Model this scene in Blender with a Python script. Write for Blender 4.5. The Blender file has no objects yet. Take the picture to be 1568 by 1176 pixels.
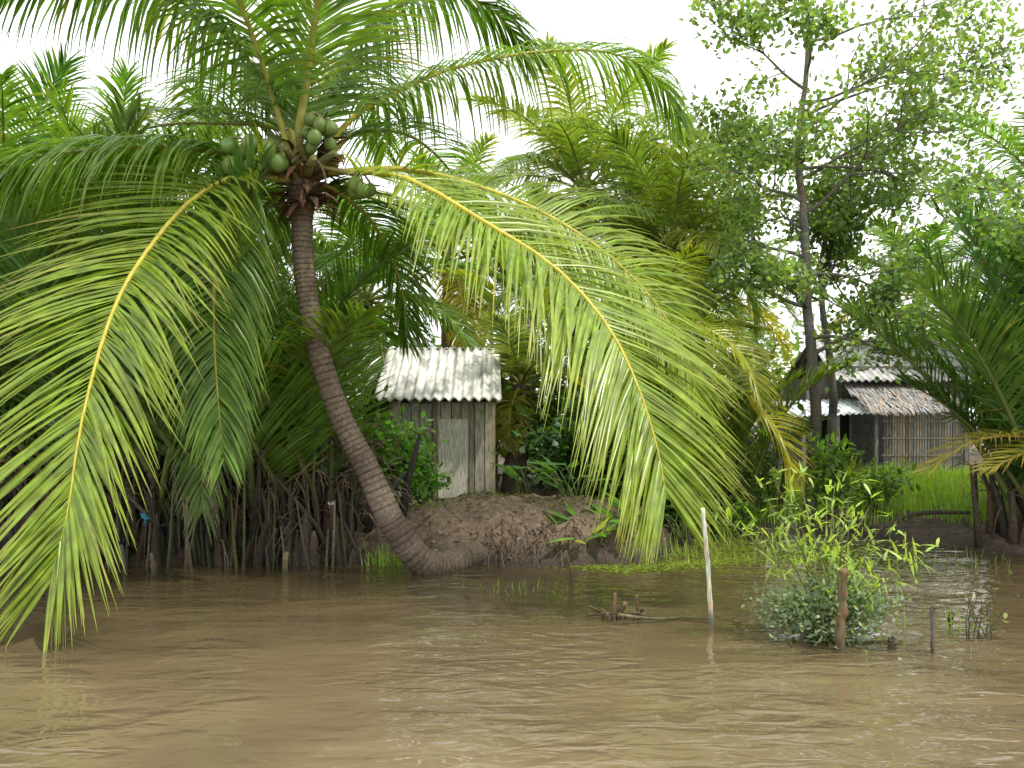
import bpy, math, random
from mathutils import Vector, Matrix, noise
R = random.Random(11)
V = Vector
UP = V((0, 0, 1))
scene = bpy.context.scene

# ------------------------------------------------------------------ materials
def new_mat(name):
    m = bpy.data.materials.new(name); m.use_nodes = True
    nt = m.node_tree; nt.nodes.clear()
    out = nt.nodes.new('ShaderNodeOutputMaterial')
    return m, nt, out

def N(nt, t, **kw):
    n = nt.nodes.new(t)
    for k, v in kw.items():
        setattr(n, k, v)
    return n

def leaf_mat(name, rough=0.4, trans=0.35, spec=0.5, gain=1.0, sat=1.04):
    m, nt, out = new_mat(name)
    at = N(nt, 'ShaderNodeAttribute', attribute_name='Col')
    tc = N(nt, 'ShaderNodeTexCoord')
    no = N(nt, 'ShaderNodeTexNoise'); no.inputs['Scale'].default_value = 7; no.inputs['Detail'].default_value = 3
    nt.links.new(tc.outputs['Object'], no.inputs['Vector'])
    hs = N(nt, 'ShaderNodeHueSaturation'); hs.inputs['Saturation'].default_value = sat
    mr = N(nt, 'ShaderNodeMapRange'); mr.inputs[3].default_value = 0.68 * gain; mr.inputs[4].default_value = 1.32 * gain
    mr.inputs[1].default_value = 0.3; mr.inputs[2].default_value = 0.7
    nt.links.new(no.outputs['Fac'], mr.inputs[0]); nt.links.new(mr.outputs[0], hs.inputs['Value'])
    nt.links.new(at.outputs['Color'], hs.inputs['Color'])
    p = N(nt, 'ShaderNodeBsdfPrincipled'); p.inputs['Roughness'].default_value = rough
    p.inputs['Specular IOR Level'].default_value = spec
    nt.links.new(hs.outputs[0], p.inputs['Base Color'])
    tr = N(nt, 'ShaderNodeBsdfTranslucent')
    mul = N(nt, 'ShaderNodeMix', data_type='RGBA', blend_type='MULTIPLY'); mul.inputs[0].default_value = 1
    nt.links.new(hs.outputs[0], mul.inputs[6]); mul.inputs[7].default_value = (1.8, 1.9, 0.6, 1)
    nt.links.new(mul.outputs[2], tr.inputs['Color'])
    mx = N(nt, 'ShaderNodeMixShader'); mx.inputs[0].default_value = trans
    nt.links.new(p.outputs[0], mx.inputs[1]); nt.links.new(tr.outputs[0], mx.inputs[2])
    nt.links.new(mx.outputs[0], out.inputs[0])
    return m

def attr_mat(name, rough=0.85, bump=0.4, scale=25, var=0.35, stretch=(1, 1, 1), spec=0.3):
    m, nt, out = new_mat(name)
    at = N(nt, 'ShaderNodeAttribute', attribute_name='Col')
    tc = N(nt, 'ShaderNodeTexCoord')
    mp = N(nt, 'ShaderNodeMapping'); mp.inputs['Scale'].default_value = stretch
    no = N(nt, 'ShaderNodeTexNoise'); no.inputs['Scale'].default_value = scale; no.inputs['Detail'].default_value = 6
    nt.links.new(tc.outputs['Object'], mp.inputs[0]); nt.links.new(mp.outputs[0], no.inputs['Vector'])
    mr = N(nt, 'ShaderNodeMapRange'); mr.inputs[1].default_value = 0.3; mr.inputs[2].default_value = 0.7
    mr.inputs[3].default_value = 1 - var; mr.inputs[4].default_value = 1 + var
    nt.links.new(no.outputs['Fac'], mr.inputs[0])
    hs = N(nt, 'ShaderNodeHueSaturation'); nt.links.new(mr.outputs[0], hs.inputs['Value'])
    nt.links.new(at.outputs['Color'], hs.inputs['Color'])
    p = N(nt, 'ShaderNodeBsdfPrincipled'); p.inputs['Roughness'].default_value = rough
    p.inputs['Specular IOR Level'].default_value = spec
    nt.links.new(hs.outputs[0], p.inputs['Base Color'])
    b = N(nt, 'ShaderNodeBump'); b.inputs['Strength'].default_value = bump; b.inputs['Distance'].default_value = 0.02
    nt.links.new(no.outputs['Fac'], b.inputs['Height']); nt.links.new(b.outputs[0], p.inputs['Normal'])
    nt.links.new(p.outputs[0], out.inputs[0])
    return m

M_FROND = leaf_mat('palm_leaf', 0.3, 0.38, 0.6, 1.3)
M_LEAF = leaf_mat('broad_leaf', 0.42, 0.4, 0.45, 1.35)
M_BARK = attr_mat('bark', 0.9, 0.6, 30)
M_RACH = attr_mat('leaf_stalk', 0.5, 0.15, 12, 0.2)
M_NUT = attr_mat('coconut_husk', 0.42, 0.08, 8, 0.25, spec=0.5)
M_WOOD = attr_mat('weathered_wood', 0.9, 0.5, 14, 0.4, (3, 3, 0.5))
M_TIN = attr_mat('old_roofing', 0.6, 0.3, 5, 0.3)
M_THATCH = attr_mat('thatch', 0.95, 0.8, 30, 0.5, (3, 1, 1))
M_PLASTIC = attr_mat('plastic_film', 0.4, 0.2, 8, 0.1)

# ------------------------------------------------------------------ mesh builder
class MB:
    def __init__(s): s.v = []; s.f = []; s.m = []; s.c = []; s.sm = []
    def vert(s, p, c): s.v.append((p[0], p[1], p[2])); s.c.append((c[0], c[1], c[2], 1.0)); return len(s.v) - 1
    def face(s, idx, m=0, smooth=True): s.f.append(idx); s.m.append(m); s.sm.append(smooth)
    def build(s, name, mats, parent=None):
        me = bpy.data.meshes.new(name)
        me.from_pydata(s.v, [], s.f)
        for m in mats: me.materials.append(m)
        me.polygons.foreach_set('material_index', s.m)
        me.polygons.foreach_set('use_smooth', s.sm)
        a = me.color_attributes.new('Col', 'FLOAT_COLOR', 'POINT')
        a.data.foreach_set('color', [x for c in s.c for x in c])
        me.update()
        o = bpy.data.objects.new(name, me)
        scene.collection.objects.link(o)
        if parent: o.parent = parent
        return o

def empty(name):
    e = bpy.data.objects.new(name, None); scene.collection.objects.link(e); return e

def jc(c, a=0.15, r=None):
    r = r or R
    k = 1 + r.uniform(-a, a); h = r.uniform(-a, a) * 0.5
    return (c[0] * k * (1 + h), c[1] * k, c[2] * k * (1 - h))
def mixc(a, b, t): return tuple(a[i] * (1 - t) + b[i] * t for i in range(3))

def crom(pts, n):
    P = [V(p) for p in pts]
    P = [P[0] * 2 - P[1]] + P + [P[-1] * 2 - P[-2]]
    out = []; segs = len(P) - 3
    for i in range(n):
        u = i / (n - 1) * segs; k = min(int(u), segs - 1); t = u - k
        a, b, c, d = P[k:k + 4]
        out.append(0.5 * ((2 * b) + (c - a) * t + (2 * a - 5 * b + 4 * c - d) * t * t + (3 * b - a - 3 * c + d) * t ** 3))
    return out

def tube(mb, pts, rads, col, mat=0, n=8, cap=True, cols=None):
    prev = None; side = None
    for i, p in enumerate(pts):
        T = (pts[min(i + 1, len(pts) - 1)] - pts[max(i - 1, 0)])
        if T.length < 1e-9: T = UP.copy()
        T.normalize()
        if side is None:
            side = T.cross(V((0.3, 1, 0.1))).normalized()
        side = (side - T * side.dot(T)).normalized()
        b = T.cross(side)
        cc = cols[i] if cols else col
        ring = [mb.vert(p + (side * math.cos(a) + b * math.sin(a)) * rads[i], cc) for a in [k * 2 * math.pi / n for k in range(n)]]
        if prev:
            for k in range(n):
                mb.face((prev[k], prev[(k + 1) % n], ring[(k + 1) % n], ring[k]), mat)
        elif cap: mb.face(tuple(reversed(ring)), mat, False)
        prev = ring
    if cap: mb.face(tuple(prev), mat, False)

def leaflet(mb, p, d, s0, L, w, droop, col, tip, seg=4, fold=True, mat=0):
    step = L / seg; prev = None
    for i in range(seg + 1):
        t = i / seg
        wd = w * (0.55 + 0.9 * t if t < 0.4 else (1 - t) / 0.6 * 0.91) if i < seg else w * 0.04
        s = s0 - d * s0.dot(d)
        s.normalize()
        c = mixc(col, tip, t * t)
        if fold:
            nn = d.cross(s)
            if nn.z < 0: nn = -nn
            cur = [mb.vert(p - s * wd - nn * wd * 0.35, c), mb.vert(p, (c[0] * 1.15, c[1] * 1.12, c[2])), mb.vert(p + s * wd - nn * wd * 0.35, c)]
        else:
            cur = [mb.vert(p - s * wd, c), mb.vert(p + s * wd, c)]
        if prev:
            for k in range(len(cur) - 1):
                mb.face((prev[k], prev[k + 1], cur[k + 1], cur[k]), mat)
        prev = cur
        p = p + d * step
        d = d + V((0, 0, -1)) * droop * step
        d.normalize()

def frond(mb, pts, L=0.9, n=70, w=0.02, col=(0.09, 0.16, 0.03), tip=None, droop=1.2, r0=0.035, t0=0.16, seg=4,
          fold=True, rach=(0.28, 0.26, 0.05), lift=0.25, fa=(0.35, 1.15), roll=0.0, rnd=0.1, mat=0, rmat=1, missing=0.03, rn=6, side=None, tw=0.35):
    tip = tip or (col[0] * 1.25, col[1] * 1.08, col[2])
    S = 60; P = crom(pts, S)
    ch = P[-1] - P[0]; ch.z = 0
    if ch.length < 0.2: ch = V((0.3, -1, 0))
    sideG = V(side).normalized() if side else ch.normalized().cross(UP)
    tube(mb, P[::3] + [P[-1]], [r0 * (1 - 0.9 * (i / 20.0)) * (1.5 if i == 0 else 1) for i in range(21)], rach, rmat, rn)
    for i in range(n):
        t = t0 + (1 - t0) * (i + 0.5) / n
        for sg in (-1, 1):
            if R.random() < missing: continue
            tt = min(t + R.uniform(-0.3, 0.3) / n, 0.9999)
            u = tt * (S - 1); k = int(u); p = P[k].lerp(P[min(k + 1, S - 1)], u - k)
            T = (P[min(k + 2, S - 1)] - P[max(k - 1, 0)]).normalized()
            sd = (sideG - T * sideG.dot(T)).normalized()
            nn = sd.cross(T)
            if roll:
                q = Matrix.Rotation(roll, 3, T); sd = q @ sd; nn = q @ nn
            q = (tt - t0) / (1 - t0)
            ll = L * (0.55 + 0.45 * min(1, q / 0.22)) * (1 - 0.62 * max(0, (q - 0.45) / 0.55) ** 1.5) * R.uniform(1 - rnd, 1 + rnd)
            a = fa[0] + (fa[1] - fa[0]) * q ** 1.4 + R.uniform(-rnd, rnd) * 0.9
            d = (sd * sg * math.cos(a) + T * math.sin(a) + nn * (lift + R.uniform(-0.12, 0.12))).normalized()
            s0 = T * math.cos(a) - sd * sg * math.sin(a)
            s0 = Matrix.Rotation(R.gauss(0, tw), 3, d) @ s0
            c = jc(col, 0.16)
            tp = tip
            if R.random() < 0.06: tp = (0.28, 0.2, 0.06)
            leaflet(mb, p, d, s0, ll, w * R.uniform(0.8, 1.15), droop * R.uniform(0.6, 1.45), c, tp, seg, fold, mat)

def arc(p, az, e0, bend, L, n=7, pw=1.3, twist=0.0):
    p = V(p); out = [p.copy()]
    for i in range(n):
        t = (i + 0.5) / n
        e = e0 - bend * t ** pw; a = az + twist * t
        p = p + V((math.cos(a) * math.cos(e), math.sin(a) * math.cos(e), math.sin(e))) * (L / n)
        out.append(p.copy())
    return out

# ------------------------------------------------------------------ terrain
def shore(x):
    K = [(-200, 8.9), (-6, 8.9), (-3, 8.95), (-1.2, 9.1), (-0.7, 8.75), (0.6, 8.75), (1.5, 9.1), (2.3, 10.6), (3.2, 11.2), (4.6, 11.1), (5.3, 10.2), (6.0, 9.3), (200, 9.3)]
    for (a, ya), (b, yb) in zip(K, K[1:]):
        if x <= b:
            t = (x - a) / (b - a); t = t * t * (3 - 2 * t)
            return ya + (yb - ya) * t
    return 9.3
def height(x, y):
    nz = noise.noise(V((x * 0.9, y * 0.9, 0))) * 0.22
    dd = y - shore(x) - nz * 1.2
    if y < -16:  # opposite bank behind the boat
        return min(0.6, -1.0 + (-16 - y) * 0.6)
    if dd < 0:
        return max(-1.0, dd * 1.3 - 0.02)
    base = 0.36 if x < 1.6 else 0.36 - 0.18 * min(1, (x - 1.6) / .8)
    h = base * (1 - math.exp(-dd * 3.0))
    h += 0.24 * math.exp(-((x - 0.15) / 1.5) ** 4 - ((y - 10.2) / 1.1) ** 4) * min(1, dd * 2)
    h += noise.noise(V((x * 3, y * 3, 2))) * 0.08 * min(1, dd * 3) + noise.noise(V((x * 9, y * 9, 5))) * 0.045 * min(1, dd * 4)
    h += abs(noise.noise(V((x * 6, y * 6, 11)))) * -0.06 * min(1, dd * 4)
    h += noise.noise(V((x * 0.15, y * 0.15, 7))) * 0.25 * min(1, max(0, (dd - 4) / 6))
    return h
def axis(a, b, st, lo, hi):
    r = []; x = a
    while x <= b: r.append(x); x += st
    s = st; x = b
    while x < hi: s *= 1.35; x += s; r.append(x)
    s = st; x = a
    l = []
    while x > lo: s *= 1.35; x -= s; l.append(x)
    return list(reversed(l)) + r
xs = axis(-8, 9, 0.06, -350, 350); ys = axis(8.2, 13, 0.05, -200, 450)
g = MB()
for y in ys:
    for x in xs:
        g.vert((x, y, height(x, y)), (1, 1, 1))
W_ = len(xs)
for j in range(len(ys) - 1):
    for i in range(W_ - 1):
        a = j * W_ + i; g.face((a, a + 1, a + 1 + W_, a + W_))
m, nt, out = new_mat('river_bank_soil')
tc = N(nt, 'ShaderNodeTexCoord'); n1 = N(nt, 'ShaderNodeTexNoise'); n1.inputs['Scale'].default_value = 1.6; n1.inputs['Detail'].default_value = 10; n1.inputs['Roughness'].default_value = 0.7
n2 = N(nt, 'ShaderNodeTexNoise'); n2.inputs['Scale'].default_value = 14; n2.inputs['Detail'].default_value = 10; n2.inputs['Roughness'].default_value = 0.65
for q in (n1, n2): nt.links.new(tc.outputs['Object'], q.inputs['Vector'])
cr = N(nt, 'ShaderNodeValToRGB'); e = cr.color_ramp.elements
e[0].position = 0.3; e[0].color = (0.07, 0.048, 0.032, 1); e[1].position = 0.7; e[1].color = (0.27, 0.19, 0.13, 1)
nt.links.new(n2.outputs['Fac'], cr.inputs[0])
cg = N(nt, 'ShaderNodeValToRGB'); e = cg.color_ramp.elements
e[0].position = 0.56; e[0].color = (0, 0, 0, 1); e[1].position = 0.66; e[1].color = (.5, .5, .5, 1)
nt.links.new(n1.outputs['Fac'], cg.inputs[0])
mx = N(nt, 'ShaderNodeMix', data_type='RGBA'); nt.links.new(cg.outputs[0], mx.inputs[0]); nt.links.new(cr.outputs[0], mx.inputs[6])
mx.inputs[7].default_value = (0.09, 0.105, 0.035, 1)
sp = N(nt, 'ShaderNodeSeparateXYZ'); nt.links.new(tc.outputs['Object'], sp.inputs[0])
wr = N(nt, 'ShaderNodeMapRange'); wr.inputs[1].default_value = 0.04; wr.inputs[2].default_value = 0.32; wr.inputs[3].default_value = 0.28; wr.inputs[4].default_value = 1
nt.links.new(sp.outputs['Z'], wr.inputs[0])
m2 = N(nt, 'ShaderNodeHueSaturation'); nt.links.new(wr.outputs[0], m2.inputs['Value']); nt.links.new(mx.outputs[2], m2.inputs['Color'])
p = N(nt, 'ShaderNodeBsdfPrincipled'); p.inputs['Roughness'].default_value = 0.75; nt.links.new(m2.outputs[0], p.inputs['Base Color'])
b = N(nt, 'ShaderNodeBump'); b.inputs['Strength'].default_value = 0.9; b.inputs['Distance'].default_value = 0.07
nt.links.new(n2.outputs['Fac'], b.inputs['Height']); nt.links.new(b.outputs[0], p.inputs['Normal']); nt.links.new(p.outputs[0], out.inputs[0])
g.build('ground', [m])

# ------------------------------------------------------------------ water
g = MB()
for (x, y) in ((-350, -200), (350, -200), (350, 60), (-350, 60)): g.vert((x, y, 0), (1, 1, 1))
g.face((0, 1, 2, 3), 0, False)
m, nt, out = new_mat('muddy_river_water')
tc = N(nt, 'ShaderNodeTexCoord')
def wn(scale, sx, sy, rot, det, dist=.6):
    mp = N(nt, 'ShaderNodeMapping'); mp.inputs['Scale'].default_value = (sx, sy, 1); mp.inputs['Rotation'].default_value = (0, 0, rot)
    q = N(nt, 'ShaderNodeTexNoise'); q.inputs['Scale'].default_value = scale; q.inputs['Detail'].default_value = det; q.inputs['Distortion'].default_value = dist
    nt.links.new(tc.outputs['Object'], mp.inputs[0]); nt.links.new(mp.outputs[0], q.inputs['Vector']); return q
a1 = wn(1.6, 0.7, 1.4, 0.2, 1, .6); a2 = wn(6.0, 0.6, 1.4, -0.15, 2, .6); a3 = wn(0.35, 1, 1.6, 0.1, 3); a4 = wn(0.6, 1, 1.2, 0.5, 2)
pr = N(nt, 'ShaderNodeMapRange'); pr.inputs[1].default_value = .42; pr.inputs[2].default_value = .62; pr.inputs[3].default_value = .14; pr.inputs[4].default_value = 1.0
nt.links.new(a4.outputs['Fac'], pr.inputs[0])
ad0 = N(nt, 'ShaderNodeMath', operation='MULTIPLY'); nt.links.new(a1.outputs['Fac'], ad0.inputs[0]); ad0.inputs[1].default_value = .7
ad = N(nt, 'ShaderNodeMath', operation='MULTIPLY_ADD'); nt.links.new(a2.outputs['Fac'], ad.inputs[0]); nt.links.new(pr.outputs[0], ad.inputs[1]); nt.links.new(ad0.outputs[0], ad.inputs[2])
b = N(nt, 'ShaderNodeBump'); b.inputs['Strength'].default_value = 0.75; b.inputs['Distance'].default_value = 0.06
nt.links.new(ad.outputs[0], b.inputs['Height'])
cr = N(nt, 'ShaderNodeValToRGB'); e = cr.color_ramp.elements
e[0].position = 0.3; e[0].color = (0.75, 0.75, 0.75, 1); e[1].position = 0.7; e[1].color = (1.2, 1.2, 1.2, 1)
nt.links.new(a3.outputs['Fac'], cr.inputs[0])
# silt-laden mid-river colour, darkened towards the bank to paint in shade and reflections
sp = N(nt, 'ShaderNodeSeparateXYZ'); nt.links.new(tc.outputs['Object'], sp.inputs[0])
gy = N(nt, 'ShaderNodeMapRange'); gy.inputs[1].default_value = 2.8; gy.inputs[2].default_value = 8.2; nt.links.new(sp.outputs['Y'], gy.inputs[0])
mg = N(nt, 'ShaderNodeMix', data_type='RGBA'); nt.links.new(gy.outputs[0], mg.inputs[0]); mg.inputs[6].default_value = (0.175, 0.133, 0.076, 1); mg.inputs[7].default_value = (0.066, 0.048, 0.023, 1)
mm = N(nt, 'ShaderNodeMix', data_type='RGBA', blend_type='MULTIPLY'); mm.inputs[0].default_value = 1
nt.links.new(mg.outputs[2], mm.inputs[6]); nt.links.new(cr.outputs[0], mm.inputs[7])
p = N(nt, 'ShaderNodeBsdfPrincipled'); p.inputs['Roughness'].default_value = 0.02; p.inputs['IOR'].default_value = 1.6
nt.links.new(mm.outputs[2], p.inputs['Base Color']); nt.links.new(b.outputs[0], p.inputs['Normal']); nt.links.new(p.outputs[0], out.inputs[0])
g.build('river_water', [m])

# ------------------------------------------------------------------ main coconut palm
palm = empty('coconut_palm')
tp = crom([(-0.05, 9.7, 0.02), (-0.45, 8.98, 0.08), (-0.86, 8.48, 0.07), (-1.19, 8.35, 0.47), (-1.47, 8.33, 1.07), (-1.75, 8.33, 1.62), (-1.97, 8.33, 2.27), (-2.09, 8.33, 2.87), (-2.14, 8.33, 3.4), (-2.13, 8.33, 4.0)], 420)
g = MB(); rads = []; cols = []
for i, q in enumerate(tp):
    t = i / 419
    ph = (t * 95 + 0.8 * noise.noise(V((t * 14, 0, 0)))) % 1
    r = 0.15 - 0.038 * min(1, max(0, t - 0.25) / 0.3) - 0.008 * t + (0.05 * max(0, t - 0.93) / 0.07)
    if t < 0.3: r += 0.02 * noise.noise(V((t * 30, 1, 1)))
    r *= 1 + 0.04 * (1 - ph) + 0.03 * noise.noise(V((t * 60, 3, 0)))
    rads.append(r)
    c = mixc((0.22, 0.17, 0.13), (0.10, 0.072, 0.055), 0.5 + 0.9 * noise.noise(V((t * 14, 0, 5))))
    if ph > 0.8: c = mixc(c, (0.03, 0.02, 0.016), max(.3, min(.9, 0.65 + .6 * noise.noise(V((t * 40, 9, 0))))))
    if t < 0.28: c = mixc(c, (0.07, 0.055, 0.035), 0.5)
    cols.append(c)
tube(g, tp, rads, None, 0, 22, True, cols)
g.build('trunk', [M_BARK], palm)

C = V((-2.12, 8.33, 4.05))
GRN = (0.09, 0.165, 0.028); YG = (0.15, 0.215, 0.028); DK = (0.052, 0.105, 0.022)
YR = (0.48, 0.41, 0.06)
F = [
 ([(-2.2, 8.25, 4.0), (-2.52, 8.1, 4.06), (-2.94, 7.6, 3.66), (-3.19, 7.0, 2.94), (-3.27, 6.6, 2.34), (-3.27, 6.2, 1.55), (-3.24, 5.95, 0.9), (-3.3, 5.85, 0.45)],
  dict(L=1.45, n=185, w=0.0195, col=YG, droop=0.35, rach=YR, t0=0.10, fa=(0.4, 1.2), side=(-1, .15, 0), tw=.35, seg=5)),
 ([(-2.05, 8.3, 4.05), (-1.8, 8.3, 4.1), (-1.05, 8.0, 3.95), (-0.27, 7.7, 3.45), (0.39, 7.4, 2.96), (0.83, 7.1, 2.40), (1.08, 6.9, 1.82), (1.22, 6.8, 1.3), (1.27, 6.75, 0.98)],
  dict(L=1.55, n=205, w=0.0195, col=(0.16, 0.225, 0.034), droop=0.36, rach=YR, t0=0.17, fa=(0.45, 1.05), side=(-.85, -.5, 0), lift=.08, tw=.35, seg=5)),
 ([(-2.05, 8.4, 4.1), (-1.13, 8.6, 4.22), (-0.17, 8.8, 4.03), (0.69, 9.0, 3.66), (1.44, 9.2, 3.1), (1.95, 9.3, 2.4), (2.15, 9.4, 1.75)],
  dict(L=1.25, n=150, w=0.02, col=YG, droop=.6, rach=YR, side=(-.85, -.5, 0), lift=.1, tw=.3)),
 ([(-2.05, 8.4, 4.2), (-1.68, 8.6, 4.76), (-1.22, 8.8, 5.13), (-0.6, 9, 5.47), (0.26, 9.2, 5.72), (1.1, 9.4, 5.81), (1.64, 9.5, 5.59), (1.98, 9.6, 5.1)],
  dict(L=1.25, n=130, w=0.018, col=GRN, droop=2.1, rach=YR, tip=(0.15, 0.21, 0.05), lift=0.0)),
 ([(-2.2, 8.3, 4.15), (-2.91, 8.2, 4.27), (-3.48, 8.0, 4.26), (-4.2, 7.9, 4.18), (-4.89, 7.8, 4.0), (-5.6, 7.7, 3.5)],
  dict(L=1.4, n=140, w=0.021, col=GRN, droop=1.7, lift=0.0)),
 ([(-2.15, 8.4, 4.2), (-2.4, 8.5, 4.6), (-3.27, 9, 4.85), (-4.21, 9.5, 4.98), (-5.07, 10, 4.84), (-5.6, 10.3, 4.4)],
  dict(L=1.15, n=100, w=0.022, col=(0.095, 0.15, 0.055), droop=2.0)),
 ([(-2.15, 8.2, 4.1), (-2.12, 8.15, 4.5), (-2.03, 8.1, 4.97), (-1.87, 7.8, 5.5), (-1.65, 7.4, 5.95), (-1.4, 6.8, 6.3), (-1.1, 6.1, 6.4)],
  dict(L=1.35, n=140, w=0.02, col=GRN, droop=.7, rach=(0.3, 0.3, 0.06), r0=0.06, t0=0.14, side=(-1, 0, 0), fa=(.6, 1.2))),
 ([(-2.2, 8.3, 4.15), (-2.28, 8.3, 4.6), (-2.65, 8.2, 5.21), (-3.2, 8.1, 5.68), (-3.87, 8.0, 5.95), (-4.58, 7.9, 5.9), (-5.3, 7.8, 5.5)],
  dict(L=1.35, n=125, w=0.022, col=DK, droop=1.9, lift=0.1)),
 ([(-2.1, 8.4, 4.2), (-2.0, 8.5, 4.75), (-1.79, 8.8, 5.54), (-1.32, 9, 6.1), (-0.7, 9.3, 6.45), (-0.18, 9.5, 6.3), (0.2, 9.6, 5.9)],
  dict(L=1.2, n=115, w=0.022, col=DK, droop=2.0, lift=0.05)),
 ([(-2.2, 8.2, 4.1), (-2.35, 7.95, 4.8), (-2.5, 7.5, 5.4), (-2.7, 6.9, 5.8), (-3.1, 6.2, 5.9), (-3.5, 5.5, 5.6)],
  dict(L=1.25, n=115, w=0.021, col=GRN, droop=1.5, rach=(0.3, 0.3, 0.06))),
 ([(-2.05, 8.4, 4.0), (-1.85, 8.5, 3.98), (-1.5, 8.9, 3.7), (-1.25, 9.2, 3.1), (-1.2, 9.3, 2.5)],
  dict(L=0.85, n=80, w=0.019, col=DK, droop=1.5)),
 ([(-2.2, 8.5, 4.0), (-2.53, 8.7, 3.97), (-2.98, 9, 3.47), (-3.25, 9.0, 2.6), (-3.35, 8.9, 1.6), (-3.3, 8.7, 0.6)],
  dict(L=1.0, n=110, w=0.02, col=(0.085, 0.15, 0.028), droop=1.8, side=(-1, -.2, 0))),
 ([(-2.25, 8.2, 4.0), (-2.6, 7.95, 3.9), (-2.8, 7.8, 3.3), (-2.85, 7.8, 2.6), (-2.82, 7.8, 1.9), (-2.75, 7.8, 1.2)],
  dict(L=0.95, n=110, w=0.018, col=GRN, droop=1.8, side=(-1, -.2, 0))),
 ([(-2.1, 8.5, 4.2), (-2.1, 8.9, 5.2), (-2.0, 10, 6.0), (-1.9, 11.2, 6.1), (-1.9, 12.2, 5.5)], dict(L=1.2, n=85, w=0.023, col=DK, droop=1.6)),
 ([(-2.2, 8.5, 4.2), (-2.6, 9.0, 4.9), (-3.3, 10, 5.7), (-4.0, 10.9, 5.9), (-4.7, 11.7, 5.4)], dict(L=1.2, n=85, w=0.023, col=DK, droop=1.6)),
 ([(-2.0, 8.5, 4.2), (-1.7, 8.9, 4.7), (-1.2, 9.9, 5.0), (-0.7, 10.8, 4.7), (-0.3, 11.5, 3.9)], dict(L=1.1, n=85, w=0.022, col=GRN, droop=1.6)),
]
g = MB()
for pts, kw in F:
    frond(g, pts, **kw)
g.build('fronds', [M_FROND, M_RACH], palm)

g = MB()
for i in range(130):
    az = R.uniform(0, 6.28); z = R.uniform(-0.35, 0.3)
    p0 = C + V((math.cos(az) * 0.13, math.sin(az) * 0.13, z))
    L = R.uniform(0.15, 0.5)
    d = V((math.cos(az), math.sin(az), R.uniform(-0.6, 1.1))).normalized()
    leaflet(g, p0, d, V((-math.sin(az), math.cos(az), 0)), L, R.uniform(0.015, 0.06), R.uniform(1, 6), jc((0.15, 0.085, 0.05), 0.4), (0.09, 0.05, 0.03), 4, True, 0)
for i in range(18):
    az = i * 2.4; e0 = R.uniform(0.2, 1.2)
    pts = arc(C + V((math.cos(az) * 0.1, math.sin(az) * 0.1, R.uniform(-0.1, 0.15))), az, e0, 0.3, R.uniform(0.3, 0.5), 3)
    tube(g, pts, [0.065, 0.05, 0.04, 0.03], jc((0.15, 0.14, 0.04), 0.3), 0, 7)
g.build('leaf_sheaths', [M_BARK], palm)
g = MB()
def nut(g, c, r, col):
    ax = V((R.uniform(-.4, .4), R.uniform(-.4, .4), 1)).normalized(); s = ax.orthogonal().normalized(); b = ax.cross(s)
    nr, ns = 9, 12; prev = None
    for i in range(nr + 1):
        th = math.pi * i / nr; ring = []
        for k in range(ns):
            a = 2 * math.pi * k / ns
            rr = r * math.sin(th) * (1 + 0.05 * math.cos(3 * a)) + 0.0008
            cc = mixc(col, (0.16, 0.13, 0.05), max(0, math.cos(th)) ** 6)
            ring.append(g.vert(c + (s * math.cos(a) + b * math.sin(a)) * rr + ax * r * 1.12 * math.cos(th), cc))
        if prev:
            for k in range(ns): g.face((prev[k], prev[(k + 1) % ns], ring[(k + 1) % ns], ring[k]))
        prev = ring
def cluster(cx, cy, cz, n, sx, sz, r=0.098):
    tube(g, crom([C + V((0, -0.08, 0.12)), (C + V((cx, cy, cz))) / 2 + V((0, -0.05, 0.12)), V((cx, cy, cz + 0.12))], 8), [0.025] * 8, (0.2, 0.18, 0.05), 0, 6)
    pl = []; tries = 0
    while len(pl) < n and tries < 6000:
        tries += 1
        q = V((cx + R.uniform(-sx, sx), cy + R.uniform(-.12, .12), cz + R.uniform(-sz, sz)))
        if all((q - o).length > r * 1.6 for o in pl) and (q - V((-2.12, 8.33, q.z))).length > 0.19: pl.append(q)
    for q in pl:
        nut(g, q, r * R.uniform(0.86, 1.08), jc((0.15, 0.23, 0.05), 0.2))
        tube(g, [q + V((0, 0, r)), (q + V((cx, cy, cz + .16))) / 2 + V((0, 0, .05)), V((cx, cy, cz + .14))], [.012, .01, .012], (.2, .18, .06), 0, 5)
cluster(-2.5, 7.95, 4.13, 12, .24, .12, .084)
cluster(-1.9, 8.05, 4.42, 9, .15, .14, .068)
cluster(-1.52, 8.15, 3.9, 4, .12, .06, .07)
g.build('coconuts', [M_NUT], palm)

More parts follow.
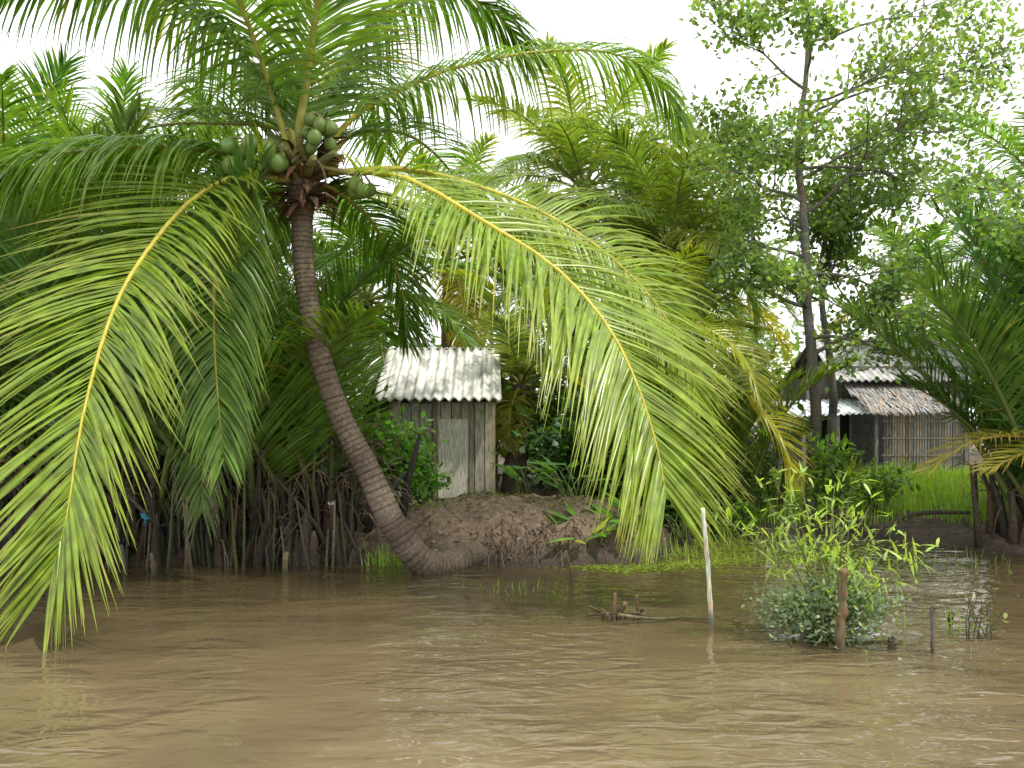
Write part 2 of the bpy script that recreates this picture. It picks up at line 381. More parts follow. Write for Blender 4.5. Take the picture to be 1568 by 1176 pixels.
# ------------------------------------------------------------------ background palms
def coco(x, y, z, n, L, col, seed, lean=0.3, lw=0.022, gz=None, nl=66, yellow=0.15, ll=0.9, name='coconut_palm', dead=0, minE=-0.5, r=0.12, extra=()):
    global R
    R = random.Random(seed)
    g = MB()
    gz = height(x, y) if gz is None else gz
    base = V((x + R.uniform(-lean, lean), y + R.uniform(-lean, lean), gz - 0.1))
    P = crom([base, V((base.x * .4 + x * .6, base.y, (gz + z) * 0.5)), V((x, y, z))], 24)
    tube(g, P, [r * (1.35 - 0.45 * i / 23) * (1 + 0.05 * (i % 2)) for i in range(24)], None, 2, 9, True, [jc((0.12, 0.095, 0.07), 0.25) for _ in range(24)])
    a0 = R.uniform(0, 6)
    for i in range(n):
        t = i / (n - 1)
        az = a0 + i * 2.39996 + R.uniform(-.2, .2)
        e0 = 1.35 + (minE - 1.35) * t ** 1.1
        bend = R.uniform(0.8, 1.4) * (0.8 + 0.5 * t)
        c = jc(col, 0.25)
        rc = (0.25, 0.25, 0.06)
        if t > 0.6 and R.random() < yellow: c = jc((0.28, 0.26, 0.04), 0.15); rc = (0.4, 0.34, 0.08)
        pts = arc((x, y, z), az, e0, bend, L * R.uniform(0.8, 1.1), 6)
        frond(g, pts, L=ll, n=nl, w=lw, col=c, droop=R.uniform(0.9, 2.0), seg=3, fold=False, r0=0.035, rach=rc, rn=5, lift=0.2)
    for pts, kw in extra:
        frond(g, pts, **kw)
    for i in range(dead):
        az = R.uniform(0, 6.28)
        pts = arc((x, y, z - 0.1), az, -0.6, 0.9, L * 0.55, 5)
        frond(g, pts, L=0.5, n=30, w=0.02, col=(0.17, 0.11, 0.06), tip=(0.13, 0.08, 0.05), droop=4, seg=3, fold=False, r0=0.03, rach=(0.16, 0.10, 0.06), rn=5)
    g.build(name, [M_FROND, M_RACH, M_BARK])
LG = (0.13, 0.19, 0.055)
coco(1.5, 17, 6.3, 24, 3.3, (0.15, 0.2, 0.045), 1, lw=0.028)
coco(2.9, 15, 4.7, 22, 2.8, (0.135, 0.19, 0.04), 2, lw=0.024, yellow=.3)
coco(1.9, 12.3, 2.5, 15, 2.0, (0.13, 0.18, 0.035), 3, ll=0.65, yellow=0.5, dead=3,
     extra=[([(1.9, 12.2, 2.55), (2.3, 11.8, 2.62), (2.75, 11.5, 2.3), (3.35, 11.4, 1.88), (3.78, 11.4, 1.28), (3.9, 11.4, .68)], dict(L=.85, n=85, w=.018, col=(.29, .29, .04), droop=.8, rach=(.45, .4, .08), side=(-.8, -.6, 0))),
            ([(1.9, 12.2, 2.6), (2.3, 11.7, 2.9), (2.7, 11.2, 2.8), (3.1, 10.9, 2.4), (3.3, 10.8, 1.8)], dict(L=.8, n=80, w=.018, col=(.22, .25, .04), droop=.9, rach=(.45, .4, .08), side=(-.8, -.6, 0)))])
coco(0.15, 13.0, 2.1, 11, 1.5, (0.12, 0.16, 0.035), 4, ll=0.55, yellow=0.6, dead=10, r=.15)
coco(-2.6, 14.6, 3.7, 18, 2.6, GRN, 5)
coco(-6.8, 14, 4.7, 20, 3.2, GRN, 6)
coco(-7.2, 11.6, 4.0, 18, 3.0, DK, 7)
coco(-1.5, 19, 5.2, 18, 3.2, LG, 8, lw=0.028)
coco(4.6, 20, 4.6, 18, 2.8, LG, 9, lw=0.028, yellow=.3)
coco(11.0, 22, 4.9, 16, 3.0, GRN, 10, lw=0.032)
coco(9.6, 14.5, 5.4, 18, 3.2, GRN, 11)
coco(-4.9, 15, 4.9, 18, 3.1, DK, 12)
coco(4.0, 23, 6.2, 18, 3.4, LG, 13, lw=0.034)
coco(-10.5, 17, 5.2, 18, 3.2, GRN, 14, lw=0.028)
coco(14.5, 19, 6.2, 18, 3.4, GRN, 15, lw=0.028)
coco(0.6, 24, 5.8, 16, 3.2, LG, 16, lw=0.034)

# ------------------------------------------------------------------ nipa palms
def nipa(x, y, n, L, col, seed, spread=0.5, e=(1.0, 1.5), azr=None, yellow=0.0, ll=0.95, w=0.021, nl=66, bend=(.3, 1.1)):
    global R
    R = random.Random(seed)
    g = MB()
    for i in range(n):
        az = R.uniform(0, 6.28) if azr is None else R.uniform(*azr)
        px = x + R.uniform(-spread, spread); py = y + R.uniform(-spread, spread) * 0.6
        e0 = R.uniform(*e); c = jc(col, 0.25); rc = (0.12, 0.15, 0.04)
        if R.random() < yellow: c = (0.27, 0.24, 0.06); rc = (0.38, 0.25, 0.06)
        pts = arc((px, py, height(px, py) - 0.1), az, e0, R.uniform(*bend), L * R.uniform(0.65, 1.1), 7, 1.8)
        frond(g, pts, L=ll, n=nl, w=w, col=c, droop=R.uniform(0.3, 1.2), seg=3, fold=False, r0=0.05, t0=0.25, rach=rc, rn=6, fa=(0.6, 1.2), lift=0.3)
    for i in range(int(n * 3)):
        px = x + R.gauss(0, spread); py = y + R.gauss(0, spread * .6)
        h = R.uniform(0.4, 1.2); az = R.uniform(0, 6.28); k = R.uniform(0, .3)
        b = V((px, py, max(-0.2, height(px, py) - 0.1))); r = R.uniform(.04, .07)
        P = [b, b + V((math.cos(az) * k * h * .4, math.sin(az) * k * h * .4, h * .5)), b + V((math.cos(az) * k * h, math.sin(az) * k * h, h))]
        tube(g, P, [r, r * .75, r * .35], jc((0.07, 0.052, 0.038), 0.4), 2, 7)
        if R.random() < 0.7:
            for q in range(5):
                d = V((R.uniform(-1, 1), R.uniform(-1, 1), R.uniform(-.3, .8))).normalized()
                leaflet(g, P[2], d, d.orthogonal(), R.uniform(.3, .7), 0.014, 5, jc((0.12, 0.08, 0.05), .4), (0.09, 0.06, 0.04), 4, False, 2)
    g.build('nipa_palm', [M_FROND, M_RACH, M_BARK])
nipa(-6.2, 9.6, 14, 5.4, DK, 21)
nipa(-5.0, 9.6, 12, 4.8, (0.065, 0.125, 0.022), 22)
nipa(-4.0, 9.5, 12, 4.4, DK, 23)
nipa(-3.0, 9.6, 11, 4.0, (0.085, 0.15, 0.025), 24)
nipa(-2.4, 9.8, 7, 3.1, GRN, 25, azr=(1.2, 4.4))
nipa(-7.6, 10.2, 12, 5.6, DK, 26)
nipa(-4.6, 11.5, 12, 5.0, DK, 27)
nipa(-6.0, 12, 12, 5.4, GRN, 28)
nipa(2.2, 11.3, 9, 2.6, (0.10, 0.145, 0.025), 29, 0.35, yellow=.15, ll=.7)
nipa(3.2, 12.0, 8, 2.6, (0.11, 0.16, 0.03), 30, 0.35, yellow=.15, ll=.7)
nipa(6.5, 9.9, 12, 4.8, (0.072, 0.14, 0.036), 31, 0.35, (1.1, 1.5), (-1.6, 1.7))
nipa(6.3, 9.9, 8, 4.0, (0.072, 0.14, 0.036), 36, 0.25, (1.1, 1.5), (2.2, 4.0), bend=(.3, .8))
nipa(7.4, 10.5, 13, 5.4, (0.067, 0.13, 0.03), 32, 0.5, (1.1, 1.5), (-1.6, 1.7))
nipa(7.6, 12.0, 11, 4.8, (0.08, 0.145, 0.04), 33, 0.5, (1.1, 1.5), (-1.6, 3.0))
nipa(8.8, 11.0, 12, 5.6, DK, 34)
R = random.Random(35); g = MB()
for pts in ([(7.0, 9.8, .3), (6.5, 9.6, 1.15), (5.9, 9.4, 1.38), (5.2, 9.2, 1.33), (4.6, 9.1, 1.0)], [(7.0, 9.6, .4), (6.7, 9.2, .95), (6.1, 8.9, 1.2), (5.5, 8.7, 1.22), (5.0, 8.6, 1.05)]):
    frond(g, pts, L=.6, n=62, w=.014, col=(.21, .21, .045), tip=(.27, .18, .05), droop=1.4, rach=(.45, .28, .07), r0=.03, seg=3, fa=(.5, 1.2))
g.build('drying_palm_leaf', [M_FROND, M_RACH])

R = random.Random(50)
g = MB()
for i in range(420):
    px = R.uniform(-7.5, -1.6); py = shore(px) + R.uniform(-0.12, 0.9)
    h = R.uniform(0.12, 0.8) * (1 if R.random() < .8 else 1.5); az = R.uniform(0, 6.28); k = R.uniform(0, .7)
    b = V((px, py, max(-0.15, height(px, py) - 0.1))); r = R.choice([R.uniform(0.008, 0.02), R.uniform(0.02, 0.045)])
    P = [b, b + V((math.cos(az) * k * h * .35, math.sin(az) * k * h * .35, h * .5)), b + V((math.cos(az) * k * h, math.sin(az) * k * h, h))]
    tube(g, P, [r * 1.3, r, r * .5], jc(R.choice([(0.05, 0.038, 0.03), (0.10, 0.08, 0.06), (0.045, 0.045, 0.025)]), 0.4), 0, 6)
for i in range(120):   # thick rotting petiole stumps
    px = R.uniform(-7.5, -1.8); py = shore(px) + R.uniform(-0.2, 0.35)
    h = R.uniform(0.3, .95); az = R.uniform(0, 6.28); k = R.uniform(0, .3); r = R.uniform(.04, .075)
    b = V((px, py, -.2)); T = V((math.cos(az) * k * h, math.sin(az) * k * h, h + .1))
    P = [b + T * f + rdj for f, rdj in ((0, V()), (.3, V((.01, 0, 0))), (.6, V((-.01, .01, 0))), (.85, V()), (1, V()))]
    tube(g, P, [r * 1.25, r, r * .85, r * .6, r * .2], jc((0.058, 0.043, 0.033), 0.4), 0, 8)
for i in range(200):
    px = R.uniform(-7.5, -1.7); py = shore(px) + R.uniform(-0.45, 0.5)
    h = R.uniform(0.3, 1.5); az = R.uniform(0, 6.28); k = R.uniform(0, .25); r = R.uniform(0.006, 0.02)
    b = V((px, py, max(-0.3, height(px, py) - 0.1)))
    P = [b, b + V((math.cos(az) * k * h * .6, math.sin(az) * k * h * .6, h * .5)), b + V((math.cos(az) * k * h, math.sin(az) * k * h, h))]
    tube(g, P, [r * 1.2, r, r * .6], jc(R.choice([(0.05, 0.038, 0.03), (0.10, 0.08, 0.055), (0.065, 0.075, 0.03)]), 0.4), 0, 6)
for i in range(1700):
    px = R.uniform(-7.5, -1.4); py = shore(px) + R.uniform(-0.05, 1.0)
    d = V((R.uniform(-1, 1), R.uniform(-1, 1), R.uniform(-.3, .8))).normalized()
    leaflet(g, V((px, py, R.uniform(0.25, 1.5))), d, d.orthogonal(), R.uniform(.25, .8), 0.012, 5, jc((0.10, 0.07, 0.045), .5), (0.08, 0.06, 0.04), 4, False, 0)
g.build('dead_stalk_thicket', [M_BARK])

# ------------------------------------------------------------------ broad-leaf vegetation
def leaf4(g, p, d, s, L, w, c, mat=0, cup=0.15):
    n = d.cross(s)
    a = g.vert(p, c); b = g.vert(p + d * L * .35 + s * w + n * w * cup * 2, c); b2 = g.vert(p + d * L * .7 + s * w * .75 + n * w * cup, c)
    t = g.vert(p + d * L - n * L * .08, c)
    c2 = g.vert(p + d * L * .7 - s * w * .75 + n * w * cup, c); c1 = g.vert(p + d * L * .35 - s * w + n * w * cup * 2, c)
    mi = g.vert(p + d * L * .5, (c[0] * 1.1, c[1] * 1.1, c[2] * 1.1))
    g.face((a, b, mi, c1), mat); g.face((b, b2, mi), mat); g.face((b2, t, c2, mi), mat); g.face((c2, c1, mi), mat)
def rdir():
    v = V((R.gauss(0, 1), R.gauss(0, 1), R.gauss(0, 1))); return v.normalized()
def leafcloud(g, c, rad, n, L, w, col, mat=0, upb=0.3, clumps=None, jit=.3):
    c = V(c); cl = clumps or max(4, n // 40)
    cents = []
    for i in range(cl):
        q = rdir() * (R.random() ** 0.45)
        cents.append((V((q.x * rad[0], q.y * rad[1], q.z * rad[2])), R.uniform(.6, 1.35)))
    for i in range(n):
        q, k = R.choice(cents)
        cr_ = 0.28
        o = V((R.gauss(0, cr_ * rad[0]), R.gauss(0, cr_ * rad[1]), R.gauss(0, cr_ * rad[2])))
        p = c + q + o
        d = (rdir() + o.normalized() * .5 + UP * R.uniform(-.4, upb)).normalized()
        s = d.cross(UP + rdir() * .5).normalized()
        cc = jc((col[0] * k, col[1] * k, col[2] * k), jit)
        leaf4(g, p, d, s, L * R.uniform(.6, 1.2), w * R.uniform(.7, 1.15), cc, mat)
def branchy(g, p, d, L, r, lev, leafn, lL, lw, col, bark, mat_b=1, grav=0.1, spread=.8, cr_=0.16):
    pts = [p.copy()]; n = 6
    for i in range(n):
        d = (d + rdir() * 0.22 + UP * grav * .3).normalized()
        p = p + d * L / n; pts.append(p.copy())
    tube(g, pts, [max(0.003, r * (1 - .75 * i / n)) for i in range(n + 1)], bark, mat_b, 6 if lev > 1 else 4, False)
    if lev == 0:
        k = R.uniform(.75, 1.3)
        for i in range(leafn):
            q = pts[R.randint(1, n)] + V((R.gauss(0, 1), R.gauss(0, 1), R.gauss(0, 1))) * cr_ * .5
            dd = (rdir() + d * .4 + V((0, 0, -.1))).normalized(); s = dd.cross(UP + rdir() * .6).normalized()
            leaf4(g, q, dd, s, lL * R.uniform(.6, 1.2), lw * R.uniform(.7, 1.2), jc((col[0] * k, col[1] * k, col[2] * k), .3))
        return
    for i in range(R.randint(4, 6)):
        q = pts[R.randint(2, n)]
        dd = (d + rdir() * spread).normalized()
        branchy(g, q, dd, L * R.uniform(.4, .65), r * .45, lev - 1, leafn, lL, lw, col, bark, mat_b, grav, spread, cr_)
def tree(name, trunk, r, specs, leafn, lL, lw, col, bark, seed, cr_=0.16):
    global R
    R = random.Random(seed); g = MB()
    P = crom(trunk, 40)
    P = [q + rdir() * .014 for q in P]
    tube(g, P, [r * (1 - .78 * i / 39) * R.uniform(.93, 1.08) for i in range(40)], None, 1, 10, True, [jc(bark, .3) for _ in range(40)])
    for (t, az, e, L, lev) in specs:
        q = P[int(t * 39)]
        branchy(g, q, V((math.cos(az) * math.cos(e), math.sin(az) * math.cos(e), math.sin(e))), L, r * .42 * (1.1 - t * .6), lev, leafn, lL, lw, col, bark, cr_=cr_)
    g.build(name, [M_LEAF, M_BARK])
TB = (0.15, 0.135, 0.115); TG = (0.14, 0.20, 0.075)
R = random.Random(3)
sp1 = [(t, az, e, L, 2) for t, az, e, L in [
 (.98, 1.2, 1.2, 1.2), (.95, 0.1, .8, 1.5), (.9, 3.0, .8, 1.3), (.85, 0.0, .3, 2.4), (.82, 4.6, .6, 1.2), (.78, 3.3, .5, 1.2), (.76, 6.1, .15, 2.3), (.72, 0.2, .45, 2.3), (.7, 5.6, .3, 1.6), (.66, 2.9, .3, 1.1), (.68, 1.5, .4, 1.1), (.63, 4.5, .2, .8), (.64, 0.1, .1, 2.2),
 (.6, 0.05, .5, 1.9), (.56, 3.4, .3, 1.2), (.52, 6.0, .3, 1.6), (.5, 1.8, .4, 1.3), (.45, 3.0, .2, 1.1), (.42, 0.3, .2, 1.3), (.38, 4.3, .1, 1.0), (.36, 3.3, .1, 1.0), (.33, 5.4, .1, .9), (.3, .3, .3, 1.1)]]
tree('mangrove_apple_tree', [(4.35, 12, 0.1), (4.47, 12, 1.5), (4.36, 12, 3.0), (4.3, 12, 4.5), (4.2, 12, 5.6), (4.35, 12, 7.0), (4.3, 12, 8.6)], 0.095, sp1, 23, 0.115, 0.034, TG, TB, 60, .28)
sp2 = [(R.uniform(.45, 1), R.uniform(0, 6.28), R.uniform(.1, 1.1), R.uniform(.8, 1.6), 2) for _ in range(13)]
tree('riverside_tree', [(5.4, 14, 0.1), (5.5, 14, 2.0), (5.3, 14, 4.0), (5.5, 14, 5.2)], 0.09, sp2, 17, 0.11, 0.034, (0.11, 0.165, 0.05), TB, 61, .22)
sp3 = [(R.uniform(.5, 1), R.uniform(0, 6.28), R.uniform(.1, 1.0), R.uniform(.9, 1.7), 2) for _ in range(12)]
tree('riverside_tree', [(3.6, 16, 0.1), (3.4, 16, 2.5), (3.6, 16, 5.0), (3.5, 16, 6.0)], 0.12, sp3, 16, 0.12, 0.036, (0.14, 0.20, 0.07), TB, 62, .22)
sp4 = [(R.uniform(.4, 1), R.uniform(1.5, 4.6), R.uniform(-.1, .8), R.uniform(.8, 1.5), 2) for _ in range(10)]
tree('riverside_tree', [(7.2, 9.7, 0.1), (7.1, 9.6, 1.6), (6.7, 9.4, 2.7), (6.2, 9.1, 3.5)], 0.07, sp4, 15, 0.11, 0.034, (0.115, 0.18, 0.06), TB, 63, .2)

def bush(name, c, rad, n, L, w, col, seed, stems=8, upb=.3, clumps=None):
    global R
    R = random.Random(seed); g = MB(); c = V(c)
    gz = min(height(c.x, c.y), c.z)
    for i in range(stems):
        e = c + V((R.uniform(-.8, .8) * rad[0], R.uniform(-.8, .8) * rad[1], R.uniform(0, .8) * rad[2]))
        b = V((c.x + R.uniform(-.3, .3) * rad[0], c.y + R.uniform(-.3, .3) * rad[1], gz - .05))
        tube(g, crom([b, (b + e) / 2 + rdir() * .06, e], 7), [.014, .012, .011, .01, .008, .006, .004], (0.09, 0.08, 0.05), 1, 5, False)
    leafcloud(g, c, rad, n, L, w, col, 0, upb, clumps)
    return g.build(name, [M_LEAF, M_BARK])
bush('leafy_shrub', (-1.6, 10.6, 1.1), (.45, .45, .55), 1900, .11, .032, (0.09, 0.19, 0.032), 70)
bush('leafy_shrub', (-1.2, 11.0, .85), (.25, .3, .3), 600, .11, .032, (0.08, 0.17, 0.032), 79)
bush('leafy_shrub', (-2.15, 10.5, .95), (.5, .4, .6), 1300, .11, .032, (0.05, 0.11, 0.025), 71)
bush('leafy_shrub', (1.05, 11.2, .95), (.9, .5, .5), 1300, .16, .05, (0.045, 0.09, 0.03), 72)
bush('leafy_shrub', (1.9, 10.7, .7), (.7, .5, .5), 1300, .13, .035, (0.06, 0.12, 0.025), 73)
bush('leafy_shrub', (1.35, 12.0, 1.5), (1.1, .5, .6), 1400, .16, .04, (0.055, 0.105, 0.03), 74)
bush('leafy_shrub', (3.3, 11.9, .7), (.6, .4, .5), 900, .13, .035, (0.08, 0.135, 0.03), 75)
bush('leafy_shrub', (4.6, 11.7, .8), (.35, .3, .4), 420, .17, .035, (0.15, 0.24, 0.05), 76)
bush('leafy_shrub', (5.6, 12.5, .5), (.5, .4, .35), 450, .14, .03, (0.13, 0.21, 0.05), 77)
bush('leafy_shrub', (2.6, 11.0, .25), (.6, .3, .22), 900, .09, .025, (0.10, 0.19, 0.03), 78)
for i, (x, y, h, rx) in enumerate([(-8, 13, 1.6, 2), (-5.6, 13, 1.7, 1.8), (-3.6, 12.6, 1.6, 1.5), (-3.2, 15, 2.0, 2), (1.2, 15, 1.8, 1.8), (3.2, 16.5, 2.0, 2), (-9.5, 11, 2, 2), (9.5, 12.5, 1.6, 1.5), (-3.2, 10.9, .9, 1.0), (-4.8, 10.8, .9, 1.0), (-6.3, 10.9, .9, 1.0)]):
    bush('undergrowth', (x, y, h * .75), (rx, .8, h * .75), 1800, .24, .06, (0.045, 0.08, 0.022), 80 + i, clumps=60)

R = random.Random(99); g = MB()
for i in range(64):
    x = -52 + i * 1.7 + R.uniform(-1, 1); y = R.uniform(28, 36); h = R.uniform(4.0, 6.4)
    tube(g, [V((x, y, 0)), V((x + .2, y, h * .6)), V((x, y, h))], [.15, .11, .05], (0.07, 0.06, 0.05), 1, 6)
    k = R.uniform(.7, 1.3)
    leafcloud(g, (x, y, h * .62), (1.8, 1.5, h * .42), 400, .42, .13, (0.09 * k, 0.135 * k, 0.045 * k), 0, clumps=26)
g.build('distant_trees', [M_LEAF, M_BARK])

def bigleaf(name, c, n, L, w, col, seed, hgt=.5, e=(.0, .9), droop=1.2, seg=6, sp=.12, yellow=.1):
    global R
    R = random.Random(seed); g = MB(); c = V(c)
    for i in range(n):
        az = R.uniform(0, 6.28); b = c + V((R.uniform(-sp, sp), R.uniform(-sp, sp), 0))
        top = b + V((math.cos(az) * hgt * .4, math.sin(az) * hgt * .4, hgt * R.uniform(.4, 1.1)))
        tube(g, crom([b, (b + top) / 2 + UP * .05, top], 6), [.012, .011, .01, .009, .008, .007], (0.12, 0.17, 0.05), 1, 5)
        ee = R.uniform(*e); d = V((math.cos(az) * math.cos(ee), math.sin(az) * math.cos(ee), math.sin(ee)))
        cc = jc(col, .25)
        if R.random() < yellow: cc = (0.25, 0.28, 0.04)
        leaflet(g, top, d, V((-math.sin(az), math.cos(az), 0)) + UP * R.uniform(-.3, .3), L * R.uniform(.7, 1.15), w, droop, cc, cc, seg, True)
    return g.build(name, [M_LEAF, M_RACH])
bigleaf('taro_plant', (0.85, 9.15, .1), 13, .34, .085, (0.11, 0.23, 0.04), 110, .35)
bigleaf('taro_plant', (1.35, 9.4, .2), 13, .34, .08, (0.10, 0.21, 0.04), 111, .4)
bigleaf('taro_plant', (0.75, 10.3, .5), 14, .36, .08, (0.08, 0.17, 0.055), 112, .5)
bigleaf('taro_plant', (.15, 11.0, .55), 9, .34, .08, (0.09, 0.18, 0.07), 118, .4)
bigleaf('taro_plant', (2.1, 10.2, .1), 12, .34, .06, (0.10, 0.2, 0.04), 113, .45)
bigleaf('dracaena_plant', (4.75, 11.9, .55), 34, .5, .03, (0.27, 0.35, 0.045), 114, .15, (.1, 1.4), 1.6)
bigleaf('banana_plant', (-1.0, 14.6, 0.4), 9, 1.5, .22, (0.14, 0.25, 0.06), 115, 2.1, (.2, 1.1), .9, 8)
bigleaf('banana_plant', (0.5, 16.0, 2.2), 10, 1.7, .26, (0.16, 0.25, 0.07), 116, 2.6, (.3, 1.3), .8, 8)
bigleaf('banana_plant', (4.7, 17.5, 0.4), 8, 1.4, .22, (0.14, 0.23, 0.06), 117, 1.4, (.2, 1.1), .9, 8)

# grass
R = random.Random(130); g = MB()
def blade(x, y, z, h, c, w=.006, lean=.35):
    az = R.uniform(0, 6.28); k = R.uniform(0, lean)
    s = V((-math.sin(az), math.cos(az), 0)); d = V((math.cos(az) * k, math.sin(az) * k, 1)).normalized()
    leaflet(g, V((x, y, z)), d, s, h, w, R.uniform(.3, 1.8), c, mixc(c, (.25, .25, .08), .3), 3, False)
for i in range(16000):
    x = R.uniform(3.4, 12); y = R.uniform(11.1, 18.7)
    if y < shore(x) + .12: continue
    if noise.noise(V((x * .8, y * .8, 0))) < -.3: continue
    blade(x, y, height(x, y) - .02, R.uniform(.12, .38), jc((0.19, 0.31, 0.05), .3), .009)
for i in range(3200):
    x = R.uniform(-1.4, 1.9); y = R.uniform(9.6, 12)
    if noise.noise(V((x * 1.6, y * 1.6, 3))) < .08: continue
    blade(x, y, height(x, y) - .01, R.uniform(.02, .09), jc((0.14, 0.2, 0.04), .3), .005)
for (cx, cy, n, sx, sy, h) in [(.1, 7.6, 50, .25, .15, .16), (-1.35, 8.85, 120, .12, .08, .35), (1.9, 9.4, 160, .4, .3, .3), (5.2, 9.0, 60, .6, .25, .2), (3.0, 10.6, 200, .6, .3, .25), (3.3, 6.2, 16, .3, .1, .3)]:
    for i in range(n):
        x = cx + R.gauss(0, sx); y = cy + R.gauss(0, sy)
        blade(x, y, max(-.05, height(x, y) - .02), h * R.uniform(.4, 1.1), jc((0.16, 0.23, 0.05), .3), .007, .8)
g.build('grass', [M_LEAF])

R = random.Random(140); g = MB()
for i in range(2600):
    if R.random() < .45: x = R.gauss(1.5, .6); y = 8.6 + R.gauss(0, .12) + abs(x - 1.2) * .4
    else: x = R.gauss(3.0, .9); y = 9.7 + R.gauss(0, .5)
    if y > shore(x) + .2: continue
    az = R.uniform(0, 6.28); d = V((math.cos(az), math.sin(az), R.uniform(0, .25))).normalized()
    leaf4(g, V((x, y, .006)), d, V((-math.sin(az), math.cos(az), 0)), .045, .016, jc((0.15, 0.19, 0.035), .3))
g.build('floating_weed', [M_LEAF])

# bush growing out of the water, with its grey lower mass
w_ = empty('willow_shrub')
R = random.Random(150); g = MB(); base = V((2.3, 5.95, -.1))
for i in range(30):
    az = R.uniform(0, 6.28); e = R.uniform(1.0, 1.5); L = R.uniform(.7, 1.35)
    pts = arc(base + V((R.uniform(-.1, .1), R.uniform(-.1, .1), 0)), az, e, .5, L, 5)
    tube(g, pts, [.009, .008, .006, .005, .004, .003], (0.15, 0.15, 0.07), 1, 5, False)
    for j in range(17):
        q = pts[R.randint(3, 5)] + rdir() * .08
        d = (rdir() + UP * .1).normalized(); s = d.cross(UP + rdir() * .4).normalized()
        leaflet(g, q, d, s, R.uniform(.08, .16), .013, 4, jc((0.21, 0.29, 0.065), .25), (0.22, 0.29, .07), 3, False)
g.build('upper_leaves', [M_LEAF, M_BARK], w_)
g = MB(); leafcloud(g, (2.3, 5.95, .22), (.42, .28, .19), 3600, .045, .013, (0.155, 0.20, 0.125), 0, .3, 60)
for i in range(30):
    az = R.uniform(0, 6.28)
    tube(g, arc(base, az, R.uniform(.4, 1.2), .4, .5, 4), [.006, .005, .004, .003, .002], (0.12, 0.11, 0.08), 1, 4, False)
g.build('lower_leaves', [M_LEAF, M_BARK], w_)

R = random.Random(160); g = MB()
for i in range(120):
    x = R.uniform(-.3, 1.4); y = shore(x) + R.uniform(.15, .5)
    p0 = V((x, y, height(x, y) + .03)); P = [p0]
    d = V((R.uniform(-.8, .8), -1, -.2)).normalized()
    for k in range(6):
        d = (d + rdir() * .4 + V((0, 0, -.25))).normalized(); P.append(P[-1] + d * .07)
    r = R.uniform(.003, .011)
    tube(g, P, [r * (1 - k * .12) for k in range(7)], jc((0.12, 0.085, 0.06), .4), 0, 5)
g.build('exposed_roots', [M_BARK])
R = random.Random(165); g = MB()
for i in range(900):
    x = R.uniform(-1.6, 2.2); y = shore(x) + R.uniform(.1, 2.4)
    az = R.uniform(0, 6.28); d = V((math.cos(az), math.sin(az), R.uniform(-.2, .4))).normalized()
    leaf4(g, V((x, y, height(x, y) + .012)), d, V((-math.sin(az), math.cos(az), 0)), R.uniform(.03, .1), R.uniform(.008, .02), jc(R.choice([(.2, .13, .07), (.12, .08, .05), (.26, .2, .12)]), .3))
g.build('fallen_leaves', [M_BARK])

# ------------------------------------------------------------------ posts and sticks
def stick(name, pts, r0, r1, col, n=9, knots=0, mat=None, seed=0):
    rr = random.Random(seed); g = MB(); P = crom(pts, 30)
    P = [q + V((rr.gauss(0, .1), rr.gauss(0, .1), 0)) * r0 for q in P]
    rad = [(r0 + (r1 - r0) * i / 29) * (1 + rr.uniform(-.06, .06)) * (1.25 if knots and i % knots == 0 else 1) for i in range(30)]
    cols = [mixc(col, (0.05, 0.045, 0.03), max(0, min(.85, 1 - q.z / .16))) for q in P]
    cols = [tuple(c * rr.uniform(.8, 1.2) for c in cc) for cc in cols]
    tube(g, P, rad, None, 0, n, True, cols)
    return g.build(name, [mat or M_WOOD])
stick('white_pole', [(1.57, 6.35, -.6), (1.55, 6.35, 0), (1.52, 6.34, .45), (1.478, 6.33, .9)], .021, .015, (0.66, 0.60, 0.50), seed=1)
stick('bamboo_post', [(2.255, 5.62, -.6), (2.26, 5.62, 0), (2.27, 5.61, .3), (2.275, 5.6, .56)], .034, .03, (0.16, 0.125, 0.06), knots=9, seed=2)
stick('mooring_stake', [(2.855, 5.55, -.5), (2.86, 5.55, .1), (2.86, 5.55, .28), (2.86, 5.55, .31)], .011, .018, (0.12, 0.1, 0.08), seed=3)
stick('wooden_stub', [(2.63, 5.65, -.4), (2.63, 5.65, 0), (2.63, 5.65, .07)], .032, .028, (0.12, 0.1, 0.07), seed=4)
stick('wooden_stub', [(2.04, 5.75, -.4), (2.04, 5.75, 0), (2.05, 5.75, .14)], .016, .013, (0.1, 0.08, 0.05), seed=5)
stick('wooden_stub', [(3.38, 6.3, -.4), (3.38, 6.3, 0), (3.4, 6.3, .1)], .022, .018, (0.14, 0.11, 0.06), seed=6)
stick('wooden_stub', [(-2.35, 8.45, -.4), (-2.35, 8.45, 0), (-2.34, 8.45, .2)], .03, .028, (0.2, 0.17, 0.1), seed=7)
stick('wooden_stub', [(-3.6, 8.2, -.4), (-3.6, 8.2, 0), (-3.62, 8.2, .24)], .025, .02, (0.11, 0.09, 0.06), seed=8)
stick('wooden_stub', [(-3.95, 8.35, -.4), (-3.95, 8.35, 0), (-4.0, 8.35, .3)], .028, .02, (0.12, 0.1, 0.07), seed=18)
stick('wooden_stub', [(.6, 8.1, -.4), (.6, 8.1, 0), (.56, 8.1, .17), (.53, 8.1, .28)], .018, .012, (0.16, 0.12, 0.09), seed=9)
b_ = empty('broken_stake_cluster')
for i, (x, dx, h, r) in enumerate([(.76, -.06, .1, .02), (.8, .01, .22, .022), (.84, .05, .14, .03), (.9, .1, .07, .02), (1.0, -.02, .2, .014), (.73, -.12, .12, .012), (1.02, .02, .1, .012)]):
    o = stick('stake_%d' % i, [(x, 6.4, -.4), (x, 6.4 + .02 * i, 0), (x + dx, 6.42, h)], r, r * .6, (0.16, 0.10, 0.06), seed=20 + i); o.parent = b_
